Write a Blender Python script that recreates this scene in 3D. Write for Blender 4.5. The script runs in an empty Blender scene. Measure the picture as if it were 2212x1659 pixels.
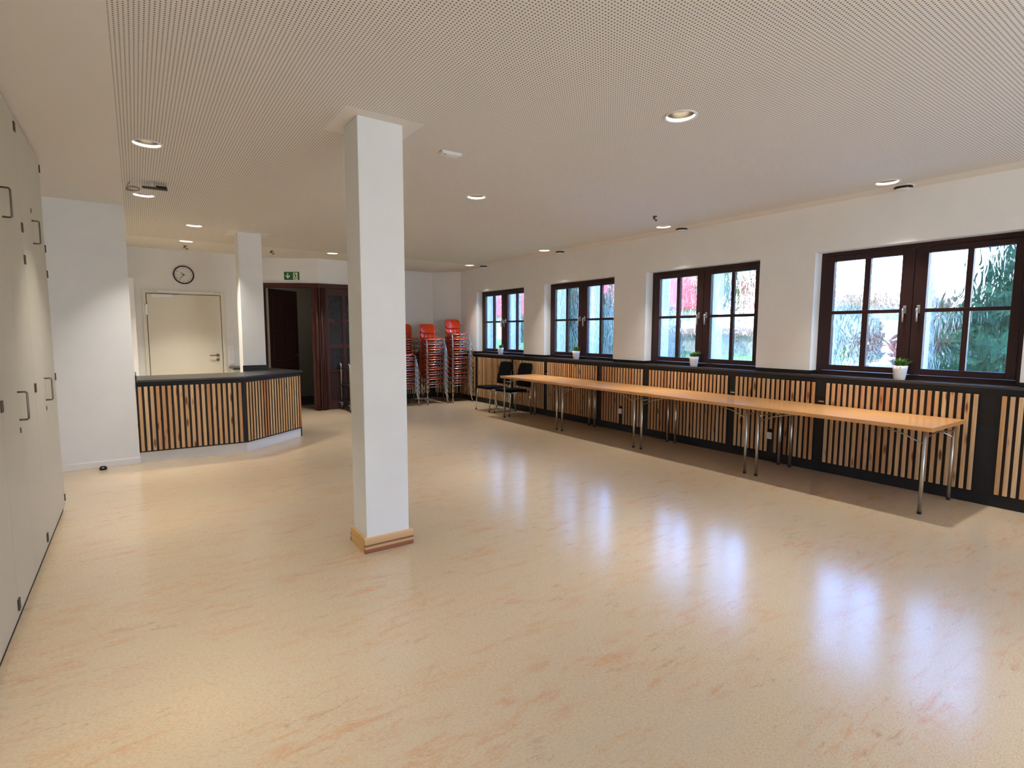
import bpy, bmesh, math, random
from mathutils import Vector, Matrix
random.seed(7)
C = bpy.context.scene.collection
PI = math.pi

# ------------------------------------------------------------------ camera
sc = bpy.context.scene
YAW, PIT, ROL = 0.60894279, 0.0952624011, -0.00272594927
def cam_axes():
    cy, sy, cp, sp = math.cos(YAW), math.sin(YAW), math.cos(PIT), math.sin(PIT)
    f = Vector((sy*cp, cy*cp, -sp)); r = Vector((cy, -sy, 0)); d = f.cross(r)
    cr, sr = math.cos(ROL), math.sin(ROL)
    return cr*r + sr*d, -sr*r + cr*d, f
_r, _d, _f = cam_axes()
cd = bpy.data.cameras.new('camera'); cam = bpy.data.objects.new('camera', cd); C.objects.link(cam)
cd.sensor_fit = 'HORIZONTAL'; cd.sensor_width = 36.0
cd.lens = 1161.13151/2212*36.0
cd.clip_start = 0.02; cd.clip_end = 300
m = Matrix.Identity(4)
for i in range(3):
    m[i][0] = _r[i]; m[i][1] = -_d[i]; m[i][2] = -_f[i]
m[0][3], m[1][3], m[2][3] = 0, 0, 1.52
cam.matrix_world = m
sc.camera = cam

# ------------------------------------------------------------------ sky, exposure
w = bpy.data.worlds.new('sky'); sc.world = w; w.use_nodes = True
nt = w.node_tree
bg = nt.nodes['Background']
SKY = 13.0
tc = nt.nodes.new('ShaderNodeTexCoord'); sx = nt.nodes.new('ShaderNodeSeparateXYZ')
cr = nt.nodes.new('ShaderNodeValToRGB')
nt.links.new(tc.outputs['Generated'], sx.inputs[0]); nt.links.new(sx.outputs['Z'], cr.inputs[0])
cr.color_ramp.elements[0].position = 0.02; cr.color_ramp.elements[0].color = (0.92, 0.96, 1.0, 1)
cr.color_ramp.elements[1].position = 0.30; cr.color_ramp.elements[1].color = (0.20, 0.44, 1.0, 1)
nt.links.new(cr.outputs[0], bg.inputs[0])
bg.inputs[1].default_value = SKY
sd = bpy.data.lights.new('sun', 'SUN'); sd.energy = 12.0; sd.angle = math.radians(0.6); sd.color = (1.0, 0.95, 0.86)
so_ = bpy.data.objects.new('sun', sd); C.objects.link(so_)
so_.rotation_euler = Vector((0.62, -0.42, -0.66)).to_track_quat('-Z', 'Y').to_euler()
sc.view_settings.view_transform = 'Standard'
sc.view_settings.look = 'None'
sc.view_settings.gamma = 1.0
sc.view_settings.use_curve_mapping = False
sc.view_settings.exposure = -0.22
DOWNLIGHT_W = 14.0
sc.cycles.use_denoising = True
sc.cycles.max_bounces = 10
sc.cycles.diffuse_bounces = 6
sc.cycles.transparent_max_bounces = 12
sc.cycles.sample_clamp_indirect = 6.0

# ------------------------------------------------------------------ materials
def lin(r, g, b):
    def f(c):
        c /= 255.0
        return c/12.92 if c <= 0.04045 else ((c+0.055)/1.055)**2.4
    return (f(r), f(g), f(b), 1.0)

class NT:
    """small node-graph helper"""
    def __init__(s, name):
        s.m = bpy.data.materials.new(name); s.m.use_nodes = True
        s.t = s.m.node_tree; s.b = s.t.nodes['Principled BSDF']; s.out = s.t.nodes['Material Output']
    def n(s, kind, **kw):
        x = s.t.nodes.new('ShaderNode'+kind)
        for k, v in kw.items(): setattr(x, k, v)
        return x
    def l(s, a, b): s.t.links.new(a, b)
    def put(s, sock, v):
        if hasattr(v, 'is_output') or isinstance(v, bpy.types.NodeSocket): s.l(v, sock)
        else: sock.default_value = v
    def math(s, op, a, b=0.0, c=0.0):
        x = s.n('Math', operation=op); s.put(x.inputs[0], a); s.put(x.inputs[1], b); s.put(x.inputs[2], c); return x.outputs[0]
    def coord(s, scale=(1, 1, 1), loc=(0, 0, 0), which='Object', add=None):
        t = s.n('TexCoord'); mp = s.n('Mapping'); mp.inputs['Scale'].default_value = scale; mp.inputs['Location'].default_value = loc
        src = t.outputs[which]
        if add is not None:
            v = s.n('VectorMath', operation='ADD'); s.l(src, v.inputs[0]); s.l(add, v.inputs[1]); src = v.outputs[0]
        s.l(src, mp.inputs[0]); return mp.outputs[0]
    def noise(s, vec, scale=5, detail=4, rough=0.55, dist=0.0):
        x = s.n('TexNoise'); s.l(vec, x.inputs['Vector']); x.inputs['Scale'].default_value = scale
        x.inputs['Detail'].default_value = detail; x.inputs['Roughness'].default_value = rough; x.inputs['Distortion'].default_value = dist
        return x.outputs[0]
    def ramp(s, fac, stops, interp='LINEAR'):
        x = s.n('ValToRGB'); e = x.color_ramp.elements; x.color_ramp.interpolation = interp
        while len(e) < len(stops): e.new(0.5)
        for k, (p, c) in enumerate(stops):
            e[k].position = p; e[k].color = c if len(c) == 4 else (*c, 1)
        s.put(x.inputs[0], fac); return x.outputs[0]
    def mix(s, fac, a, b, blend='MIX'):
        x = s.n('MixRGB', blend_type=blend); s.put(x.inputs[0], fac); s.put(x.inputs[1], a); s.put(x.inputs[2], b); return x.outputs[0]
    def bump(s, h, strength=0.2, dist=0.01):
        x = s.n('Bump'); x.inputs['Strength'].default_value = strength; x.inputs['Distance'].default_value = dist
        s.l(h, x.inputs['Height']); s.l(x.outputs[0], s.b.inputs['Normal']); return x.outputs[0]
    def set(s, **kw):
        names = dict(color='Base Color', rough='Roughness', metal='Metallic', spec='Specular IOR Level', coat='Coat Weight', coat_rough='Coat Roughness')
        for k, v in kw.items(): s.put(s.b.inputs[names[k]], v)
        return s.m

def plain(name, rgb, rough=0.5, metal=0.0, spec=0.5, var=0.04, vs=30, bump=0.0, bscale=200):
    q = NT(name)
    c = lin(*rgb)
    nz = q.noise(q.coord(), vs, 3)
    dark = tuple(x*(1-var) for x in c[:3])+(1,); lite = tuple(min(1, x*(1+var)) for x in c[:3])+(1,)
    q.set(color=q.ramp(nz, [(0.3, dark), (0.7, lite)]), rough=rough, metal=metal, spec=spec)
    if bump: q.bump(q.noise(q.coord(), bscale, 2), bump, 0.002)
    return q.m

M = {}
M['plaster'] = plain('white_plaster', (233, 233, 231), 0.9, spec=0.2, var=0.02, vs=3, bump=0.25, bscale=160)
M['white_trim'] = plain('white_trim', (235, 234, 230), 0.45, var=0.01)
M['white_metal'] = plain('white_lacquer', (238, 238, 236), 0.4, var=0.01)
M['cabinet'] = plain('cabinet_laminate', (198, 192, 175), 0.45, spec=0.4, var=0.015, vs=2)
M['door_white'] = plain('door_cream_white', (222, 218, 203), 0.45, spec=0.4, var=0.012, vs=2)
M['seam'] = plain('seam_dark', (60, 56, 50), 0.8)
M['black_paint'] = plain('black_panel_paint', (27, 27, 30), 0.5, spec=0.35, var=0.10, vs=8)
M['black_top'] = plain('black_worktop', (52, 50, 48), 0.35, spec=0.5, var=0.12, vs=60)
M['black_gloss'] = plain('black_gloss', (14, 14, 15), 0.2)
M['black_rubber'] = plain('black_rubber', (18, 18, 18), 0.7)
M['fabric'] = plain('black_fabric', (17, 17, 20), 0.95, spec=0.1, var=0.3, vs=300, bump=0.4, bscale=500)
M['chrome'] = plain('chrome', (205, 205, 208), 0.18, metal=1.0, var=0.03)
M['steel'] = plain('satin_steel', (190, 188, 182), 0.32, metal=1.0, var=0.03)
M['bronze'] = plain('handle_nickel', (120, 112, 98), 0.35, metal=1.0)
M['hinge'] = plain('hinge_brown', (84, 74, 62), 0.4, metal=0.7)
M['orange'] = plain('orange_lacquer', (206, 62, 22), 0.16, spec=0.6, var=0.10, vs=6)
M['pot'] = plain('pot_white', (236, 236, 238), 0.5, bump=0.15, bscale=120)
M['soil'] = plain('soil', (50, 38, 28), 0.95, var=0.3)
M['green_sign'] = plain('sign_green', (10, 84, 52), 0.5)
M['sign_white'] = plain('sign_pale', (225, 232, 190), 0.5)
M['clock_face'] = plain('clock_face', (226, 224, 214), 0.4, var=0.01)
M['numeral'] = plain('numeral_grey', (70, 70, 62), 0.6)
M['corridor'] = plain('corridor_wall', (170, 165, 155), 0.8)
M['corridor_floor'] = plain('corridor_floor', (42, 40, 38), 0.6)
M['render_white'] = plain('outside_render', (226, 230, 236), 0.9, spec=0.1, var=0.03, vs=2)
M['outside_blue'] = plain('outside_reveal', (247, 248, 250), 0.8, spec=0.2, var=0.02)
M['grey_wall'] = plain('grey_wall', (150, 144, 138), 0.9, var=0.1, vs=3)
M['brown_tile'] = plain('brown_tile', (120, 84, 58), 0.8, var=0.2)
M['bark'] = plain('bark', (70, 52, 38), 0.9, var=0.2)
M['screen_dark'] = plain('dark_plastic', (26, 25, 25), 0.5)
M['cream_cable'] = plain('cable_grey', (156, 146, 126), 0.6)

def foliage(name, a, b):
    q = NT(name)
    oi = q.n('ObjectInfo'); gi = q.n('NewGeometry')
    nz = q.noise(q.coord(), 4, 3)
    q.set(color=q.ramp(nz, [(0.3, lin(*a)), (0.7, lin(*b))]), rough=0.7, spec=0.3)
    return q.m
M['grass_leaf'] = foliage('grass_leaf', (52, 92, 30), (104, 150, 60))
M['conifer'] = foliage('conifer_leaf', (14, 44, 34), (52, 104, 74))
M['tree_leaf'] = foliage('tree_leaf', (50, 88, 32), (104, 146, 66))
M['lawn'] = foliage('lawn_grass', (88, 138, 52), (140, 184, 88))
M['redshrub'] = foliage('red_shrub', (130, 40, 40), (190, 84, 76))

def roof_red():
    q = NT('red_roof_tiles')
    v = q.coord((1, 1, 1))
    wv = q.n('TexWave'); q.l(v, wv.inputs[0]); wv.inputs['Scale'].default_value = 1.6; wv.bands_direction = 'Y'
    nz = q.noise(v, 3, 3)
    q.set(color=q.mix(0.35, q.ramp(nz, [(0.3, lin(176, 40, 50)), (0.7, lin(214, 74, 82))]), q.ramp(wv.outputs[0], [(0, lin(150, 34, 42)), (1, lin(220, 90, 92))])), rough=0.7)
    return q.m
M['red_roof'] = roof_red()

def wood(name, tones, axis='z', grain=(40, 40, 1.6), rough=0.55, knots=True, dark=(70, 38, 18), spec=0.35):
    q = NT(name)
    oi = q.n('ObjectInfo')
    off = q.n('CombineXYZ')
    q.l(q.math('MULTIPLY', oi.outputs['Random'], 37.0), off.inputs[0]); q.l(q.math('MULTIPLY', oi.outputs['Random'], 91.0), off.inputs[2])
    if len(tones) == 1: tones = tones*2
    base = q.ramp(oi.outputs['Random'], [(i/(len(tones)-1), lin(*t)) for i, t in enumerate(tones)])
    v = q.coord(grain, add=off.outputs[0])
    g = q.noise(v, 1.0, 5, 0.6, 1.2)
    col = q.mix(q.ramp(g, [(0.35, (0, 0, 0)), (0.75, (0.42, 0.42, 0.42))]), base, lin(*dark), 'MIX')
    if knots:
        vo = q.n('TexVoronoi'); q.l(q.coord((14, 14, 3.2), add=off.outputs[0]), vo.inputs['Vector']); vo.inputs['Scale'].default_value = 1.0
        col = q.mix(q.ramp(vo.outputs['Distance'], [(0.10, (0.9, 0.9, 0.9)), (0.22, (0, 0, 0))]), col, lin(92, 44, 22))
    q.set(color=col, rough=rough, spec=spec)
    q.bump(g, 0.08, 0.003)
    return q.m
PINE = [(220, 180, 132), (208, 160, 110), (228, 192, 146), (200, 146, 98), (216, 172, 122), (232, 198, 152), (196, 138, 92), (224, 186, 138)]
M['pine'] = wood('pine_slat', PINE)
M['pine_light'] = wood('pine_slat_light', [(236, 196, 142), (226, 178, 118), (240, 204, 152), (204, 132, 80), (232, 188, 132), (222, 170, 112)])
M['pine_board'] = wood('pine_board', [(226, 188, 124), (220, 180, 118)], grain=(3, 3, 45), knots=False, dark=(140, 82, 48))
def banded():
    q = NT('pine_board_banded')
    t = q.n('TexCoord'); sp_ = q.n('SeparateXYZ'); q.l(t.outputs['Object'], sp_.inputs[0])
    nz = q.noise(q.coord((3, 3, 30)), 1.0, 3)
    z = q.math('ADD', sp_.outputs[2], q.math('MULTIPLY', q.math('SUBTRACT', nz, 0.5), 0.008))
    c = q.ramp(q.math('DIVIDE', z, 0.105), [(0.0, lin(140, 88, 58)), (0.26, lin(150, 94, 62)), (0.30, lin(206, 164, 116)), (0.44, lin(198, 156, 112)), (0.48, lin(122, 78, 48)), (0.55, lin(118, 76, 46)), (0.60, lin(200, 160, 114)), (1.0, lin(218, 180, 132))])
    q.set(color=c, rough=0.5); return q.m
M['pine_banded'] = banded()
M['beech'] = wood('beech_veneer', [(216, 160, 100)], grain=(30, 1.5, 30), rough=0.24, knots=False, dark=(190, 128, 72), spec=0.5)
M['dark_wood'] = wood('window_dark_wood', [(48, 24, 24), (44, 22, 22)], grain=(20, 20, 20), rough=0.42, knots=False, dark=(28, 14, 14))
M['red_wood'] = wood('red_brown_wood', [(66, 27, 20), (58, 23, 17)], grain=(25, 25, 1.5), rough=0.4, knots=False, dark=(40, 16, 12))
M['dark_door'] = wood('dark_door_wood', [(46, 20, 16)], grain=(25, 25, 1.5), rough=0.5, knots=False, dark=(24, 10, 8))

def floor_mat():
    q = NT('linoleum')
    v = q.coord((1, 1, 1))
    fine = q.noise(q.coord((22, 70, 1)), 3.0, 6, 0.75, 0.3)
    base = q.ramp(fine, [(0.30, lin(166, 143, 114)), (0.46, lin(193, 171, 141)), (0.58, lin(201, 180, 151)), (0.74, lin(218, 202, 177))])
    cloud = q.noise(q.coord((0.8, 1.6, 1)), 1.5, 4, 0.6, 0.4)
    base = q.mix(q.ramp(cloud, [(0.35, (0, 0, 0)), (0.75, (0.45, 0.45, 0.45))]), base, lin(186, 174, 152))
    def patches(seed, scale, lo, hi, colr, amt, g0, g1):
        st_ = q.noise(q.coord((2.4, 9.0, 1), (seed, seed*0.7, 0)), scale, 8, 0.78, 0.5)
        gate = q.ramp(q.noise(q.coord((0.8, 1.9, 1), (seed*2, seed, 0)), 1.7, 3), [(g0, (0, 0, 0)), (g1, (1, 1, 1))])
        speck = q.ramp(q.noise(q.coord((16, 44, 1), (seed, 0, 0)), 3.0, 4, 0.7), [(0.38, (0.25, 0.25, 0.25)), (0.62, (1, 1, 1))])
        fac = q.math('MULTIPLY', q.math('MULTIPLY', q.ramp(st_, [(lo, (0, 0, 0)), (hi, (amt, amt, amt))]), gate), speck)
        return q.mix(fac, base, lin(*colr))
    base = patches(3, 1.6, 0.50, 0.68, (196, 122, 66), 0.85, 0.42, 0.60)
    base = patches(11, 1.5, 0.54, 0.70, (200, 148, 80), 0.80, 0.44, 0.60)
    base = patches(17, 2.2, 0.56, 0.70, (140, 96, 66), 0.85, 0.44, 0.60)
    q.set(color=base, rough=q.math('ADD', q.math('MULTIPLY', cloud, 0.05), 0.165), spec=0.5)
    q.bump(q.noise(v, 9, 3), 0.02, 0.004)
    return q.m
M['floor'] = floor_mat()

PITCH = 0.0187
def ceiling_mat():
    q = NT('perforated_plasterboard')
    t = q.n('TexCoord'); s = q.n('SeparateXYZ'); q.l(t.outputs['Object'], s.inputs[0])
    X, Y = s.outputs[0], s.outputs[1]
    fx = q.math('SUBTRACT', q.math('FRACT', q.math('DIVIDE', X, PITCH)), 0.5)
    fy = q.math('SUBTRACT', q.math('FRACT', q.math('DIVIDE', Y, PITCH)), 0.5)
    d = q.math('SQRT', q.math('ADD', q.math('MULTIPLY', fx, fx), q.math('MULTIPLY', fy, fy)))
    hole = q.math('LESS_THAN', d, 0.215)
    def inside(x0, x1, y0, y1):
        a = q.math('MULTIPLY', q.math('GREATER_THAN', X, x0), q.math('LESS_THAN', X, x1))
        b = q.math('MULTIPLY', q.math('GREATER_THAN', Y, y0), q.math('LESS_THAN', Y, y1))
        return q.math('MULTIPLY', a, b)
    area = inside(-0.03, 5.95, -3.9, 9.71)
    for r in ((1.132, 1.66, 3.42, 3.90), (1.12, 1.65, 8.34, 8.86)):
        area = q.math('MULTIPLY', area, q.math('SUBTRACT', 1.0, inside(*r)))
    msk = q.math('MULTIPLY', hole, area)
    q.set(color=q.mix(msk, lin(234, 229, 220), lin(104, 94, 80)), rough=0.9, spec=0.15)
    return q.m
M['ceiling'] = ceiling_mat()

def wavy_glass(name='wavy_glass', tint=(0.96, 0.98, 1.0)):
    q = NT(name)
    tr = q.n('BsdfTransparent'); tr.inputs[0].default_value = (*tint, 1)
    rf = q.n('BsdfRefraction'); rf.inputs['IOR'].default_value = 1.35; rf.inputs['Roughness'].default_value = 0.0; rf.inputs[0].default_value = (*tint, 1)
    gl = q.n('BsdfGlossy'); gl.inputs['Roughness'].default_value = 0.05
    nz = q.noise(q.coord((60, 9, 3.2)), 1.6, 2, 0.5, 1.5)
    bp = q.n('Bump'); bp.inputs['Strength'].default_value = 0.6; bp.inputs['Distance'].default_value = 0.02
    q.l(nz, bp.inputs['Height']); q.l(bp.outputs[0], rf.inputs['Normal']); q.l(bp.outputs[0], gl.inputs['Normal'])
    m1 = q.n('MixShader'); m1.inputs[0].default_value = 0.42; q.l(tr.outputs[0], m1.inputs[1]); q.l(rf.outputs[0], m1.inputs[2])
    m2 = q.n('MixShader'); m2.inputs[0].default_value = 0.05; q.l(m1.outputs[0], m2.inputs[1]); q.l(gl.outputs[0], m2.inputs[2])
    q.l(m2.outputs[0], q.out.inputs[0]); q.t.nodes.remove(q.b)
    return q.m
M['glass'] = wavy_glass()

def dark_glass():
    q = NT('dark_cathedral_glass')
    nz = q.noise(q.coord((30, 30, 9)), 2.0, 3, 0.6, 1.0)
    q.set(color=q.ramp(nz, [(0.3, lin(14, 10, 10)), (0.75, lin(36, 30, 28))]), rough=0.22, spec=0.25)
    q.bump(nz, 0.6, 0.01)
    return q.m
M['dark_glass'] = dark_glass()

def lamp_mat():
    q = NT('lamp_glow')
    e = q.n('Emission'); e.inputs[0].default_value = (1.0, 0.86, 0.66, 1); e.inputs[1].default_value = 9.0
    q.l(e.outputs[0], q.out.inputs[0]); q.t.nodes.remove(q.b); return q.m
M['lamp'] = lamp_mat()
M['reflector'] = plain('lamp_reflector', (120, 114, 104), 0.30, metal=0.6, var=0.05)

# ------------------------------------------------------------------ mesh helpers
ORG = {}
class MB:
    """collects shapes, then builds ONE mesh object"""
    def __init__(s, o=(0, 0, 0), a=0.0):
        s.v = []; s.f = []; s.sm = []; s.o = o; s.c = math.cos(a); s.s = math.sin(a)
    def _v(s, pts):
        k = len(s.v)
        for p in pts:
            s.v.append((s.o[0]+p[0]*s.c-p[1]*s.s, s.o[1]+p[0]*s.s+p[1]*s.c, s.o[2]+p[2]))
        return k
    def face(s, pts, smooth=False):
        k = s._v(pts); s.f.append(tuple(range(k, k+len(pts)))); s.sm.append(smooth); return s
    def box(s, x0, x1, y0, y1, z0, z1, bev=0.0):
        if bev:
            bm = bmesh.new(); bmesh.ops.create_cube(bm, size=1.0)
            for v in bm.verts:
                v.co = Vector(((x0+x1)/2+v.co.x*(x1-x0), (y0+y1)/2+v.co.y*(y1-y0), (z0+z1)/2+v.co.z*(z1-z0)))
            bmesh.ops.bevel(bm, geom=list(bm.edges), offset=bev, segments=2, profile=0.5, affect='EDGES')
            return s.bm(bm, False)
        k = s._v([(x0, y0, z0), (x1, y0, z0), (x1, y1, z0), (x0, y1, z0), (x0, y0, z1), (x1, y0, z1), (x1, y1, z1), (x0, y1, z1)])
        for f in ((0, 3, 2, 1), (4, 5, 6, 7), (0, 1, 5, 4), (1, 2, 6, 5), (2, 3, 7, 6), (3, 0, 4, 7)):
            s.f.append(tuple(k+i for i in f)); s.sm.append(False)
        return s
    def bm(s, bm, smooth=True):
        bm.verts.ensure_lookup_table(); bm.verts.index_update()
        k = s._v([v.co for v in bm.verts])
        for f in bm.faces:
            s.f.append(tuple(k+v.index for v in f.verts)); s.sm.append(smooth)
        bm.free(); return s
    def prism(s, poly, z0, z1):
        n = len(poly); k = s._v([(x, y, z0) for x, y in poly]+[(x, y, z1) for x, y in poly])
        s.f.append(tuple(k+i for i in reversed(range(n)))); s.f.append(tuple(k+n+i for i in range(n))); s.sm += [False, False]
        for i in range(n):
            j = (i+1) % n; s.f.append((k+i, k+j, k+n+j, k+n+i)); s.sm.append(False)
        return s
    def plate(s, poly, y0, y1):
        """polygon in x,z extruded along y"""
        n = len(poly); k = s._v([(x, y0, z) for x, z in poly]+[(x, y1, z) for x, z in poly])
        s.f.append(tuple(k+i for i in range(n))); s.f.append(tuple(k+n+i for i in reversed(range(n)))); s.sm += [False, False]
        for i in range(n):
            j = (i+1) % n; s.f.append((k+j, k+i, k+n+i, k+n+j)); s.sm.append(False)
        return s
    def tube(s, path, r, seg=10, caps=True, closed=False):
        P = [Vector(p) for p in path]; n = len(P); rings = []
        prev = None
        for i, p in enumerate(P):
            if closed: t = (P[(i+1) % n]-P[i-1]).normalized()
            elif i == 0: t = (P[1]-P[0]).normalized()
            elif i == n-1: t = (P[-1]-P[-2]).normalized()
            else: t = ((P[i+1]-p).normalized()+(p-P[i-1]).normalized()).normalized()
            if prev is None:
                a = Vector((0, 0, 1)) if abs(t.z) < 0.9 else Vector((1, 0, 0))
                u = t.cross(a).normalized()
            else:
                u = (prev-t*prev.dot(t)).normalized()
            prev = u; v = t.cross(u)
            rr = r[i] if isinstance(r, (list, tuple)) else r
            rings.append(s._v([p+u*(rr*math.cos(2*PI*k/seg))+v*(rr*math.sin(2*PI*k/seg)) for k in range(seg)]))
        m_ = n if closed else n-1
        for i in range(m_):
            a, b = rings[i], rings[(i+1) % n]
            for k in range(seg):
                j = (k+1) % seg; s.f.append((a+k, a+j, b+j, b+k)); s.sm.append(True)
        if caps and not closed:
            s.f.append(tuple(rings[0]+k for k in reversed(range(seg)))); s.f.append(tuple(rings[-1]+k for k in range(seg))); s.sm += [False, False]
        return s
    def lathe(s, prof, c=(0, 0, 0), seg=28, axis='z', wob=None, cap0=False, cap1=False):
        rings = []
        for i, (r, h) in enumerate(prof):
            pts = []
            for k in range(seg):
                a = 2*PI*k/seg; x, y = r*math.cos(a), r*math.sin(a)
                hh = h+(wob(i, k) if wob else 0)
                if axis == 'z': pts.append((c[0]+x, c[1]+y, c[2]+hh))
                elif axis == 'y': pts.append((c[0]+x, c[1]+hh, c[2]+y))
                else: pts.append((c[0]+hh, c[1]+x, c[2]+y))
            rings.append(s._v(pts))
        for i in range(len(rings)-1):
            a, b = rings[i], rings[i+1]
            for k in range(seg):
                j = (k+1) % seg; s.f.append((a+k, a+j, b+j, b+k)); s.sm.append(True)
        if cap0: s.f.append(tuple(rings[0]+k for k in reversed(range(seg)))); s.sm.append(False)
        if cap1: s.f.append(tuple(rings[-1]+k for k in range(seg))); s.sm.append(False)
        return s
    def build(s, name, mat, parent=None, origin=None, bevel=0.0, keep=False):
        o0 = Vector((0, 0, 0))
        if parent is not None: o0 = ORG.get(parent.name, Vector((0, 0, 0)))
        elif origin is not None: o0 = Vector(origin)
        me = bpy.data.meshes.new(name)
        me.from_pydata([tuple(Vector(v)-o0) for v in s.v], [], s.f)
        for p, q in zip(me.polygons, s.sm): p.use_smooth = q
        me.materials.append(mat)
        ob = bpy.data.objects.new(name, me); C.objects.link(ob)
        if parent is not None:
            ob.parent = parent; ORG[ob.name] = o0
        else:
            ob.location = o0; ORG[ob.name] = o0
        if not keep:
            bm = bmesh.new(); bm.from_mesh(me); bmesh.ops.recalc_face_normals(bm, faces=list(bm.faces)); bm.to_mesh(me); bm.free()
        if bevel:
            b = ob.modifiers.new('edge', 'BEVEL'); b.width = bevel; b.segments = 2; b.limit_method = 'ANGLE'
        return ob

def tag(o, label=None, cat=None, group=None, kind=None):
    if label: o['label'] = label
    if cat: o['category'] = cat
    if group: o['group'] = group
    if kind: o['kind'] = kind
    return o
def empty(name, loc, rz=0.0, label=None, cat=None, group=None, kind=None):
    o = bpy.data.objects.new(name, None); C.objects.link(o); o.location = loc; o.rotation_euler = (0, 0, rz)
    o.empty_display_size = 0.05
    ORG[o.name] = Vector(loc) if rz == 0.0 else Vector((0, 0, 0))
    return tag(o, label, cat, group, kind)
def copy_tree(o, loc, label=None, rz=None):
    c = o.copy(); C.objects.link(c); c.location = loc
    if rz is not None: c.rotation_euler = (0, 0, rz)
    if label: c['label'] = label
    def rec(src, dst):
        for ch in list(src.children):
            k = ch.copy(); C.objects.link(k); k.parent = dst; rec(ch, k)
    rec(o, c)
    return c
def struct(mb, name, mat, label, cat='wall', origin=(0, 0, 0), **kw):
    return tag(mb.build(name, mat, origin=origin, **kw), label, cat, kind='structure')
def arc(c, r, a0, a1, n, plane='xz'):
    out = []
    for i in range(n+1):
        a = a0+(a1-a0)*i/n
        u, v = r*math.cos(a), r*math.sin(a)
        out.append((c[0]+u, c[1], c[2]+v) if plane == 'xz' else (c[0], c[1]+u, c[2]+v) if plane == 'yz' else (c[0]+u, c[1]+v, c[2]))
    return out

# ------------------------------------------------------------------ dimensions
CZ = 2.91
WX, FX, PX = 6.19, 6.335, 6.137
ZS, ZP, ZW = 1.065, 1.107, 2.405
WIN = [3.035+2.403*k for k in (3, 2, 1, 0, -1, -2)]
WW = 1.76
E1 = Vector((2.90, 10.65)); EA = math.atan2(0.501, -0.865)
LIGHTS = [(0.14, 4.95), (0.14, 6.79), (0.705, 8.32), (0.712, 9.81), (2.93, 9.77), (2.95, 4.88), (2.95, 2.34),
          (5.76, 2.215), (5.76, 4.79), (5.76, 7.31), (5.76, 9.81), (2.94, 7.3),
          (-0.45, 9.1), (0.14, 2.4), (0.14, -0.2), (2.95, -0.2), (5.76, -0.2), (0.14, -2.7), (2.95, -2.7), (5.76, -2.7)]  # fixture behind the short wall and those behind the camera are added for light

# ------------------------------------------------------------------ shell
struct(MB().box(-1.3, 6.70, -4.1, 11.6, -0.12, 0.0), 'floor', M['floor'], 'beige marbled linoleum floor with tan streaks', 'floor')

def build_ceiling():
    mb = MB(); h = 0.12
    xs = sorted({-1.3, 6.75} | {round(x+e, 4) for x, y in LIGHTS for e in (-h, h)})
    ys = sorted({-4.1, 11.6} | {round(y+e, 4) for x, y in LIGHTS for e in (-h, h)})
    for i in range(len(xs)-1):
        for j in range(len(ys)-1):
            cx, cy = (xs[i]+xs[i+1])/2, (ys[j]+ys[j+1])/2
            if any(abs(cx-x) < h and abs(cy-y) < h for x, y in LIGHTS): continue
            mb.face([(xs[i], ys[j], CZ), (xs[i], ys[j+1], CZ), (xs[i+1], ys[j+1], CZ), (xs[i+1], ys[j], CZ)])
    n = 32
    for x, y in LIGHTS:
        A, B = [], []
        for k in range(n):
            a = 2*PI*k/n+PI/4; u, v = math.cos(a), math.sin(a); q = h/max(abs(u), abs(v))
            A.append((x+u*q, y+v*q, CZ)); B.append((x+u*0.094, y+v*0.094, CZ))
        for k in range(n):
            j = (k+1) % n; mb.face([A[k], B[k], B[j], A[j]])
    mb.box(-1.3, 6.75, -4.1, 11.6, CZ+0.25, CZ+0.35)
    return struct(mb, 'ceiling', M['ceiling'], 'white plasterboard ceiling with fine round perforations', 'ceiling', keep=True)
build_ceiling()

ZT = CZ+0.3
# window wall: piers, lintel, apron
mb = MB()
ye = [11.3]+[v for y in WIN for v in (y, y-WW)]+[-4.1]
for i in range(0, len(ye), 2):
    mb.box(WX, 6.70, ye[i+1], ye[i], ZP, ZW)
mb.box(WX, 6.70, -4.1, 11.3, ZW, ZT)
struct(mb, 'wall_right', M['plaster'], 'white plastered window wall with four deep window niches')
struct(MB().box(WX, 6.70, -4.1, 11.3, -0.1, 1.04), 'wall_right_base', M['plaster'], 'lower part of the window wall behind the black casing')
struct(MB().box(-1.3, 1.6, -4.2, -4.0, -0.1, ZT).box(4.4, 6.75, -4.2, -4.0, -0.1, ZT).box(1.6, 4.4, -4.2, -4.0, 2.45, ZT).box(1.6, 4.4, -4.2, -4.0, -0.1, 0.25),
       'wall_front', M['plaster'], 'white wall with a wide opening added for daylight behind the photographer')
fw = empty('window_7', (3.0, -4.1, 0.25), 0, 'wide dark framed glazing added for daylight behind the photographer', 'window', None, 'structure')  # unseen opening added as a daylight source behind the camera
for a in (1.6, 2.96, 4.32):
    MB().box(a, a+0.08, -4.14, -4.07, 0.25, 2.45).build('frame_post', M['dark_wood'], fw)
for a in (1.68, 3.04):
    MB().box(a, a+1.28, -4.14, -4.07, 0.25, 0.33).build('frame_rail', M['dark_wood'], fw)
    MB().box(a, a+1.28, -4.14, -4.07, 2.37, 2.45).build('frame_rail', M['dark_wood'], fw)
struct(MB().box(-1.4, -1.2, -4.1, 7.6, -0.1, ZT), 'wall_left', M['plaster'], 'white wall behind the tall cupboards')
struct(MB().box(-1.4, -0.036, 7.476, 7.60, 0, ZT), 'wall_left_end', M['plaster'], 'white wall between the tall cupboards and the counter')
struct(MB().box(-1.0, -0.9, 7.6, 11.1, 0, ZT), 'wall_kitchen_left', M['plaster'], 'white side wall behind the counter')
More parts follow.
